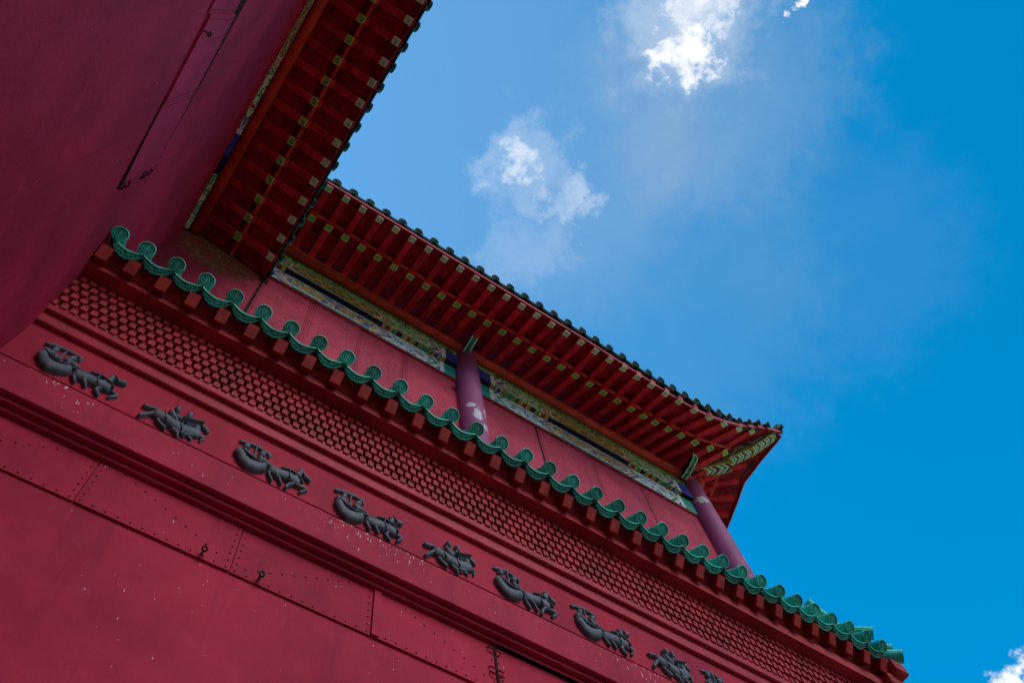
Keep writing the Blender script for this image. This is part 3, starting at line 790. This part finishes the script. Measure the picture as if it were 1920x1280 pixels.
for mp, x0 in ((ident, -9), (mirror, 5.2)):
    X = [x for x in xs if x >= x0]
    mb = MB(); strip(mb, X, s_in, s_mid, mp); strip(mb, X, s_mid2, s_edge, mp)
    strip(mb, X, lambda x: (s_mid(x)[0], s_mid(x)[1], s_mid(x)[2]), s_mid2, mp)
    hb(mb, 'soffit_boards', M['boards'])
    mb = MB()
    for a, b in zip(X, X[1:]):
        if skew(b, .62) > 9.15: break
        A = (skew(a, .62), 3.405, interp(skew(a, .62), MIDZ) + .085); B = (skew(b, .62), 3.405, interp(skew(b, .62), MIDZ) + .085)
        A, B = mp(A), mp(B)
        mb.beam(A, B, .05, .032)
    hb(mb, 'eave_strip', M['orange'])
    mb = MB()
    for a, b in zip(X, X[1:]):
        ea, eb = s_edge(a), s_edge(b)
        A = mp((ea[0], ea[1] - .012, ea[2] - .085)); B = mp((eb[0], eb[1] - .012, eb[2] - .085)); mb.beam(A, B, .024, .10)
    hb(mb, 'eave_board', M['boards'])
# roof: bed of the tiled slope and the tile ends along its edge
mb = MB()
def r_edge(x): return (min(x, HS - interp(x, ROLY)), interp(x, ROLY) + .06, interp(x, ROLZ) - .10)
def r_back(x): xx = min(skew(x, 0), 8.62); xx = lerp(xx, 4.0, .35) if x > 6.5 else xx; return (xx, 7.4, 17.6)
for mp, x0 in ((ident, -9), (mirror, 5.2)):
    X = [x for x in xs if x >= x0]
    n = 6
    for a, b in zip(X, X[1:]):
        for i in range(n):
            t0, t1 = i / n, (i + 1) / n
            def pp(x, t):
                p = lerp3(r_edge(x), r_back(x), t); sag = -.55 * sin(pi * t) ; return mp((p[0], p[1], p[2] + sag))
            mb.face([pp(a, t0), pp(b, t0), pp(b, t1), pp(a, t1)])
roof = hb(mb, 'roof', M['glaze_dirty'], recalc=False)
def eave_tiles(mp, x0, x1):
    k = -5
    while True:
        x = .204 + .2995 * k; k += 1
        if x < x0: continue
        if x > x1: break
        y, z = interp(x, ROLY), interp(x, ROLZ)
        slope = (interp(x + .15, ROLZ) - interp(x - .15, ROLZ)) / .3
        al = Vector((1, (interp(x + .15, ROLY) - interp(x - .15, ROLY)) / .3, slope))
        ax = Vector((0 if x < 7.5 else (x - 7.5) * .22, -cos(radians(7)), -sin(radians(7))))
        if mp is mirror: al = Vector((-al[1], -al[0], al[2])); ax = Vector((-ax[1], -ax[0], ax[2]))
        put(ME_DISCD, 'round_tile', roof, HALL, mp((x, y - .028, z)), ax + Vector((0, 0, -.26)), al)
        x2 = x + .15; y2, z2 = interp(x2, ROLY), interp(x2, ROLZ)
        if x2 < (9.9 if mp is ident else 8.2): put(ME_DRIPD, 'drip_tile', roof, HALL, mp((x2, y2 - .035, z2 + .01)), ax, al)
eave_tiles(ident, -.9, 9.85)
eave_tiles(mirror, 5.6, 9.7)
# hip beam, two tiers, painted
mb = MB()
def hipbeam(mb, A, B, wd, h, chev, patch):
    A = Vector(A); B = Vector(B); d = (B - A).normalized(); sd = d.cross(Vector((0, 0, 1))).normalized(); u = sd.cross(d).normalized()
    if u.z < 0: u = -u
    mb.beam(A, B, wd, h, 0, mis=None); L = (B - A).length; w0 = wd / 2
    def q(s, t, k=0): return A + d * (L * t) + sd * (w0 * s) - u * (.002 + .0015 * k)
    n = chev
    for i in range(n):
        t0 = .06 + .9 * i / n; dt = .9 / n
        for j, (o, m_) in enumerate(((0, 1), (.22, 2), (.40, 3), (.62, 4))):
            a = t0 + dt * o; b = a + dt * .2
            mb.face([q(-.8, a), q(0, a + dt * .45), q(0, b + dt * .45), q(-.8, b)], m_)
            mb.face([q(.8, a), q(.8, b), q(0, b + dt * .45), q(0, a + dt * .45)], m_)
    for s in (-1, 1):                                      # side faces: navy panel in a white and blue wavy frame
        side = sd * (s * (w0 + .002))
        def r_(t, f, k=0): return A + d * (L * t) + side + sd * (s * .0015 * k) + u * (h * f)
        for k, (g_, m_) in enumerate(((.06, 2), (.12, 5), (.2, 3), (.28, 6))):
            P = [r_(.05 + g_ * .5, .05 + g_, k), r_(.55, .05 + g_, k), r_(.66, .25 + g_, k), r_(.95 - g_ * .5, .2 + g_, k), r_(.95 - g_ * .5, .95 - g_, k), r_(.05 + g_ * .5, .95 - g_, k)]
            mb.face(P, m_)
HM = [M['p_olive'], M['p_mint'], M['p_green'], M['p_white'], M['p_navy'], M['p_blue'], M['p_dark']]
hipbeam(mb, (8.42, 4.43, 14.36), (9.21, 3.64, 14.36), .25, .30, 4, True)
hipbeam(mb, (9.08, 3.77, 14.45), (9.60, 3.25, 14.70), .22, .28, 4, False)
hipbeam(mb, (9.58, 3.27, 14.69), (10.05, 2.80, 15.09), .22, .26, 4, False)
hipo = hb(mb, 'hip_beam', HM, recalc=False)
# ridge tiles running up from the corner tip
mb = MB()
tip = Vector((10.17, 2.68, 15.27)); back = Vector((9.0, 3.85, 15.35))
mb.tube([tip, lerp3(tip, back, .5), back, (7.4, 5.45, 16.4)], [.085, .085, .09, .09], 12)
mb.tube([Vector((9.95, 2.90, 15.40)), Vector((9.3, 3.55, 15.42)), (7.4, 5.45, 16.6)], [.07, .075, .08], 12)
mb.tube([(10.12, 2.73, 15.30), (10.19, 2.66, 15.38), (10.16, 2.69, 15.46), (10.10, 2.75, 15.43)], [.05, .06, .045, .02], 8)
hb(mb, 'hip_tile', M['glaze_dirty'], roof)

# ------------------------------------------------------------------ side wing
mb = MB(); mb.box(-9.5, XL, -12, 4.42, -EYE, 13.1)
wwall = wb(mb, 'plaster_wall', M['wing'])
for (y0, y1, zlo, zhi, j) in ((1.655, 2.44, 7.33, 8.33, 0), (.865, 1.647, 7.335, 8.30, 1), (-.35, .857, 7.25, 8.22, 0), (-1.8, -.358, 7.25, 8.2, 1)):
    mb = MB(); mb.box(XL - .02, XL + .014 + .005 * j, y0, y1, zlo, zhi)
    P = []; n = int((y1 - y0) / .11)
    for i in range(n + 1): P += [(XL + .014 + .005 * j, lerp(y0 + .03, y1 - .03, i / n), zhi - .06)]
    for i in range(10): P += [(XL + .014 + .005 * j, y0 + .035, lerp(zlo + .05, zhi - .05, i / 9)), (XL + .014 + .005 * j, y1 - .035, lerp(zlo + .05, zhi - .05, i / 9))]
    rivets(mb, P, 'x', .008)
    wb(mb, 'metal_panel', [M['wing_panel'], M['rivet']], wwall)
mb = MB()                                                  # solid dark wedge painting the shaded underside above the panels, widening along the wall
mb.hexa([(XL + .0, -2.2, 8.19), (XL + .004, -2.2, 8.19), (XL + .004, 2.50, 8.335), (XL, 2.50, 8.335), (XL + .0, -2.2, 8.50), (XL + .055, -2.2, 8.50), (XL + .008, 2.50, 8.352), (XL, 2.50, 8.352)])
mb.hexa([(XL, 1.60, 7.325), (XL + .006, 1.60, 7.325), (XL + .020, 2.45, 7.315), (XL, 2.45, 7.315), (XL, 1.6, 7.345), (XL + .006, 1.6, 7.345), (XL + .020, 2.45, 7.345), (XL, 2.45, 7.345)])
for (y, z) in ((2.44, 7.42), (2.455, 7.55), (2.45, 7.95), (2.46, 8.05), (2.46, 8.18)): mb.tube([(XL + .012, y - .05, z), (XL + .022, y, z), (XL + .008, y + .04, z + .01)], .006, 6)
wb(mb, 'shade_strip_and_hooks', M['gap_shade'], wwall)
# painted beam under the wing's eave
mb = MB(); mb.box(XL - .02, XL + .075, -6.5, 4.36, 12.86, 13.3, PI_['p_navy'])
for c in (1.05 - .35, ):
    pass
ZB = 12.858
def wfr(c0):
    return lambda u, l, z: (XL + .037 + (z), u, ZB - .0004 * l)
for c in (.70, -4.1):
    bay(mb, wfr(c), c, 2.40, -.036, .036, True, rnd)
c = .70 + 4.8 - .1
mb.face([(XL + .002, 3.10, ZB - .001), (XL + .07, 3.10, ZB - .001), (XL + .07, 3.34, ZB - .001), (XL + .002, 3.34, ZB - .001)], PI_['p_navy'])
mb.face([(XL + .002, 3.40, ZB - .001), (XL + .07, 3.40, ZB - .001), (XL + .07, 4.33, ZB - .001), (XL + .002, 4.33, ZB - .001)], PI_['p_leaf'])
wb(mb, 'painted_beam', PMATS, recalc=False)
mb = MB(); mb.tube([(XL + .150, -6.5, 12.91), (XL + .150, 4.34, 12.91)], .080, 16)
wb(mb, 'purlin', M['orange'], smooth=True)
k = -9
while True:
    y = .12 + .3225 * k; k += 1
    if y > 4.30: break
    I = (XL + .20, y + .004 * k, 12.98); Mi = (-.650, y + .012, 12.72); O = (-.095, y, 12.60)
    build_rafter(wb, I, Mi, O, ident, M['wing_rafter'], True)
ys = [-3 + .3 * i for i in range(25)]; ys[-1] = 4.335
mb = MB()
mb.hexa([(XL + .02, -3, 13.10), (-.70, -3, 12.855), (-.70, 4.335, 12.855), (XL + .02, 4.335, 13.10), (XL + .02, -3, 13.14), (-.70, -3, 12.895), (-.70, 4.335, 12.895), (XL + .02, 4.335, 13.14)])
mb.hexa([(-.72, -3, 12.945), (-.05, -3, 12.70), (-.05, 4.335, 12.70), (-.72, 4.335, 12.945), (-.72, -3, 12.98), (-.05, -3, 12.735), (-.05, 4.335, 12.735), (-.72, 4.335, 12.98)])
wb(mb, 'soffit_boards', M['boards'])
mb = MB(); mb.box(-.612, -.562, -3, 4.335, 12.805, 12.838); wb(mb, 'eave_strip', M['orange'])
mb = MB(); mb.box(-.038, -.016, -3, 4.335, 12.61, 12.735); wb(mb, 'eave_board', M['boards'])
mb = MB(); mb.hexa([(-.03, -3, 12.74), (-.03, 4.33, 12.74), (-4.5, 4.33, 15.4), (-4.5, -3, 15.4), (-.03, -3, 12.80), (-.03, 4.33, 12.80), (-4.5, 4.33, 15.5), (-4.5, -3, 15.5)])
wroof = wb(mb, 'roof', M['glaze_dirty'])
AX = Vector((cos(radians(7)), 0, -sin(radians(7))))
k = -9
while True:
    y = .135 + .3225 * k; k += 1
    if y > 4.36: break
    put(ME_DISCD, 'round_tile', wroof, WING, (.055, y, 12.83), AX + Vector((0, 0, -.26)), (0, 1, 0))
    if y + .16 < 4.3: put(ME_DRIPD, 'drip_tile', wroof, WING, (.045, y + .161, 12.845), AX, (0, 1, 0))

# ------------------------------------------------------------------ slate reliefs on the frieze
CHA = {
  'canopy': [([(-0.318,0.160),(-0.305,0.157)],0.011),([(-0.306,0.161),(-0.181,0.201),(-0.116,0.175),(-0.053,0.167)],0.012),([(-0.055,0.165),(-0.059,0.130)],0.011),([(-0.178,0.174),(-0.173,0.013)],0.010)],
  'carriage': [([(-0.298,-0.032),(-0.254,-0.103),(-0.204,-0.138),(-0.129,-0.123),(-0.088,-0.085)],0.039)],
  'shaft': [([(-0.202,-0.049),(-0.052,-0.014),(0.093,0.017),(0.141,0.033)],0.007)],
  'passenger': [([(-0.253,0.119),(-0.264,0.114)],0.025),([(-0.288,0.013),(-0.272,0.009)],0.024),([(-0.260,0.044),(-0.214,0.012)],0.016),([(-0.216,0.020),(-0.187,0.034)],0.011)],
  'harness': [([(0.060,-0.002),(0.140,0.030),(0.215,0.000),(0.262,-0.070)],0.0055),([(0.135,0.020),(0.128,-0.030),(0.150,-0.088)],0.0055)],
  'bridle': [([(0.225,0.135),(0.262,0.060)],0.004)],
  'carriage_rim': [([(-0.300,0.000),(-0.230,-0.045),(-0.150,-0.075),(-0.085,-0.060)],0.0055)],
  'driver': [([(-0.109,0.113),(-0.124,0.109)],0.023),([(-0.124,0.031),(-0.117,0.019)],0.025),([(-0.110,0.035),(-0.057,0.018)],0.016),([(-0.057,0.018),(-0.027,0.018)],0.011)],
  'horse': [([(-0.009,-0.058),(0.065,-0.055),(0.141,-0.032),(0.215,-0.056)],0.035),([(0.011,-0.058),(0.040,-0.086)],0.026),([(0.192,-0.040),(0.210,0.049),(0.231,0.116)],0.030),([(0.225,0.120),(0.276,0.090),(0.318,0.064)],0.016),([(0.237,0.149),(0.234,0.128)],0.009),([(-0.028,-0.093),(-0.010,-0.150),(0.015,-0.196)],0.013),([(0.046,-0.090),(0.075,-0.128),(0.097,-0.182)],0.013),([(0.200,-0.088),(0.158,-0.143),(0.143,-0.201)],0.015),([(0.240,-0.088),(0.284,-0.085),(0.311,-0.097)],0.015),([(0.312,-0.100),(0.265,-0.164)],0.011)]}
CHB = {
  'canopy': [([(-0.323,0.156),(-0.296,0.164)],0.013),([(-0.297,0.176),(-0.176,0.201),(-0.111,0.197),(-0.054,0.181)],0.013),([(-0.056,0.180),(-0.059,0.150)],0.011),([(-0.177,0.177),(-0.178,0.041)],0.010)],
  'carriage': [([(-0.281,-0.045),(-0.244,-0.110),(-0.189,-0.143),(-0.118,-0.124),(-0.080,-0.088)],0.039)],
  'shaft': [([(-0.192,-0.053),(-0.022,-0.007),(0.142,0.030),(0.200,0.050)],0.007)],
  'passenger': [([(-0.239,0.121),(-0.247,0.096)],0.024),([(-0.288,0.029),(-0.267,0.028)],0.028),([(-0.254,0.057),(-0.210,0.032)],0.017),([(-0.210,0.032),(-0.173,0.033)],0.010)],
  'harness': [([(0.070,-0.004),(0.150,0.020),(0.230,-0.010),(0.275,-0.075)],0.0055),([(0.140,0.012),(0.135,-0.040),(0.160,-0.095)],0.0055)],
  'bridle': [([(0.215,0.135),(0.262,0.090)],0.004)],
  'carriage_rim': [([(-0.292,-0.005),(-0.220,-0.055),(-0.145,-0.080),(-0.078,-0.062)],0.0055)],
  'driver': [([(-0.097,0.118),(-0.114,0.094)],0.025),([(-0.126,0.048),(-0.109,0.027)],0.024),([(-0.111,0.052),(-0.057,0.035)],0.017),([(-0.057,0.035),(-0.019,0.036)],0.010)],
  'horse': [([(0.003,-0.073),(0.098,-0.057),(0.172,-0.058),(0.236,-0.059)],0.035),([(0.024,-0.065),(0.057,-0.089)],0.026),([(0.192,-0.017),(0.211,0.067),(0.215,0.109)],0.025),([(0.209,0.119),(0.264,0.110),(0.313,0.128)],0.019),([(0.203,0.131),(0.214,0.123)],0.008),([(-0.021,-0.101),(-0.003,-0.137),(0.022,-0.180)],0.013),([(0.056,-0.081),(0.078,-0.124),(0.101,-0.172)],0.013),([(0.195,-0.099),(0.171,-0.151),(0.209,-0.201)],0.014),([(0.258,-0.067),(0.313,-0.092)],0.014),([(0.323,-0.101),(0.282,-0.162)],0.011)]}
RID = {
  'far_horse': [([(0.016,-0.061),(0.119,-0.028),(0.188,-0.011)],0.037),([(0.102,0.076),(0.149,0.110),(0.175,0.053)],0.030),([(0.152,0.146),(0.209,0.137),(0.255,0.094)],0.018),([(0.153,-0.028),(0.199,-0.020),(0.250,-0.025)],0.014),([(0.250,-0.025),(0.238,-0.082)],0.011),([(0.093,-0.095),(0.111,-0.130)],0.011),([(0.127,-0.087),(0.167,-0.123)],0.012)],
  'near_horse': [([(-0.255,0.010),(-0.216,0.018),(-0.169,0.036)],0.014),([(-0.245,-0.148),(-0.173,-0.042)],0.015),([(-0.144,-0.021),(-0.072,-0.035),(0.016,-0.061)],0.037),([(0.016,-0.052),(0.048,-0.086)],0.033),([(-0.119,-0.101),(-0.081,-0.138),(-0.043,-0.156)],0.014),([(0.013,-0.119),(0.057,-0.144),(0.068,-0.189)],0.013),([(0.069,-0.111),(0.114,-0.112),(0.167,-0.075)],0.012)],
  'girth_strap': [([(0.060,-0.010),(0.045,-0.070),(0.075,-0.110)],0.005)],
  'reins': [([(0.040,0.050),(0.120,0.075),(0.200,0.120)],0.0045)],
  'crupper_strap': [([(-0.100,0.020),(-0.085,-0.040),(-0.060,-0.085)],0.005)],
  'near_rider': [([(-0.027,0.154),(-0.024,0.132)],0.026),([(-0.056,0.061),(-0.026,0.016),(-0.004,-0.001)],0.026),([(-0.012,0.076),(0.032,0.050)],0.014),([(-0.027,-0.018),(0.017,-0.027),(0.056,-0.040)],0.015)],
  'far_rider': [([(0.075,0.189),(0.077,0.159)],0.025),([(0.057,0.097),(0.084,0.071)],0.022),([(0.086,0.097),(0.147,0.075)],0.013)]}
DEPTH = {'harness': .155, 'bridle': .15, 'carriage_rim': .16, 'girth_strap': .165, 'reins': .20, 'crupper_strap': .165, 'canopy': .045, 'carriage': .060, 'shaft': .075, 'passenger': .050, 'driver': .050, 'horse': .055, 'far_horse': .042, 'near_horse': .058, 'near_rider': .075, 'far_rider': .058}
ASP = .60
def relief_mesh(name, caps, depth):
    """a raised casting: height grows roundly inside the outline of its limbs and falls below the wall outside it"""
    seg = []
    for pts, r in caps:
        for a, b in zip(pts, pts[1:]): seg.append((a, b, r))
    x0 = min(min(a[0], b[0]) - r for a, b, r in seg) - .02; x1 = max(max(a[0], b[0]) + r for a, b, r in seg) + .02
    z0 = min(min(a[1], b[1]) - r / ASP for a, b, r in seg) - .03; z1 = max(max(a[1], b[1]) + r / ASP for a, b, r in seg) + .03
    st = .0042; nx, nz = int((x1 - x0) / st) + 2, int((z1 - z0) / st) + 2
    H = [[-1e9] * nx for _ in range(nz)]
    for (ax, az), (bx, bz), r in seg:
        i0 = max(0, int((min(ax, bx) - r * 1.6 - x0) / st)); i1 = min(nx - 1, int((max(ax, bx) + r * 1.6 - x0) / st) + 1)
        j0 = max(0, int((min(az, bz) - r * 1.6 / ASP - z0) / st)); j1 = min(nz - 1, int((max(az, bz) + r * 1.6 / ASP - z0) / st) + 1)
        ux, uz = bx - ax, (bz - az) * ASP; L2 = ux * ux + uz * uz + 1e-12
        for j in range(j0, j1 + 1):
            pz = z0 + j * st - az
            for i in range(i0, i1 + 1):
                px = x0 + i * st - ax; qz = pz * ASP
                t = max(0., min(1., (px * ux + qz * uz) / L2))
                d2 = ((px - t * ux) ** 2 + (qz - t * uz) ** 2) / (r * r)
                s = 1 - d2
                k = min(1., r / .03) ** .5
                h = depth * k * s ** .36 if s > 0 else depth * s * 1.4
                if h > H[j][i]: H[j][i] = h
    mb = MB(); idx = {}
    def vid(i, j):
        if (i, j) not in idx:
            idx[(i, j)] = len(mb.v); mb.v.append((x0 + i * st, -max(H[j][i], -.02), z0 + j * st))
        return idx[(i, j)]
    for j in range(nz - 1):
        for i in range(nx - 1):
            if max(H[j][i], H[j][i + 1], H[j + 1][i], H[j + 1][i + 1]) > 0:
                mb.f.append((vid(i, j), vid(i + 1, j), vid(i + 1, j + 1), vid(i, j + 1))); mb.m.append(0)
    me = bpy.data.meshes.new(name); me.from_pydata(mb.v, [], mb.f); me.materials.append(M['slate'])
    for p in me.polygons: p.use_smooth = True
    return me
MESH = {}
def relief(kind, parts, x, z, label, cat, group, first):
    nm = 'rider_relief' if kind == 'R' else 'chariot_relief'
    r = empty(nm, (x, YF - .001, z + EYE), label, cat, group)
    for pn, caps in parts.items():
        key = (kind, pn)
        if key not in MESH: MESH[key] = relief_mesh(pn, caps, DEPTH[pn])
        link(pn, MESH[key], r)
    return r
KS = {'A': CHA, 'B': CHB, 'R': RID}
LST = [('B', -.83, 6.440, 'slate grey chariot relief nearest the wing wall, horse looking ahead'),
       ('R', -.045, 6.385, 'slate grey pair of riders between the two chariots nearest the wing wall'),
       ('A', .798, 6.427, 'slate grey chariot with bowed horse head, just right of the first riders'),
       ('B', 1.683, 6.404, 'slate grey chariot with raised horse head, left of the middle riders'),
       ('R', 2.489, 6.391, 'slate grey pair of riders in the middle of the frieze'),
       ('A', 3.28, 6.42, 'slate grey chariot with bowed horse head, just right of the middle riders'),
       ('B', 4.14, 6.43, 'slate grey chariot with raised horse head, left of the last riders'),
       ('R', 4.92, 6.405, 'slate grey pair of riders nearest the bottom edge of the photo'),
       ('A', 5.69, 6.43, 'slate grey chariot cut off by the bottom edge, only canopy and passengers showing')]
for kd, x, z, lb in LST:
    relief(kd, KS[kd], x, z, lb, 'relief', 'riders reliefs on the frieze' if kd == 'R' else 'chariot reliefs on the frieze', False)

# ------------------------------------------------------------------ iron eyebolts
def eyebolt(p, axis, label):
    mb = MB(); n = 14; R = .019
    o = Vector(p)
    ax = Vector(axis)
    mb.tube([o + ax * -.02, o + ax * .035], .009, 8)
    side = ax.cross(Vector((0, 0, 1))).normalized()
    c = o + ax * .055
    t = (side * .8 + Vector((0, 0, .6))).normalized(); q = (Vector((0, 0, .8)) - side * .2 + ax * .3).normalized()
    mb.tube([c + t * cos(2 * pi * k / n) * R + q * sin(2 * pi * k / n) * R for k in range(n + 1)], .008, 7, cap=False)
    ob = mb.build('iron_eyebolt', M['iron'], None, o); ob.location = o
    ob['label'] = label; ob['category'] = 'eyebolt'; ob['group'] = 'iron eyebolts in the red walls'
    return ob
eyebolt(up((.549, YL - .016, 5.215)), (0, -1, 0), 'rusty iron eyebolt on the panel joint of the lower wall, left one of two')
eyebolt(up((.974, YL - .016, 5.222)), (0, -1, 0), 'rusty iron eyebolt on the panel joint of the lower wall, right one of two')
eyebolt(up((XL + .012, 1.002, 7.366)), (1, 0, 0), 'small iron eyebolt on the panel strip of the dark wing wall')
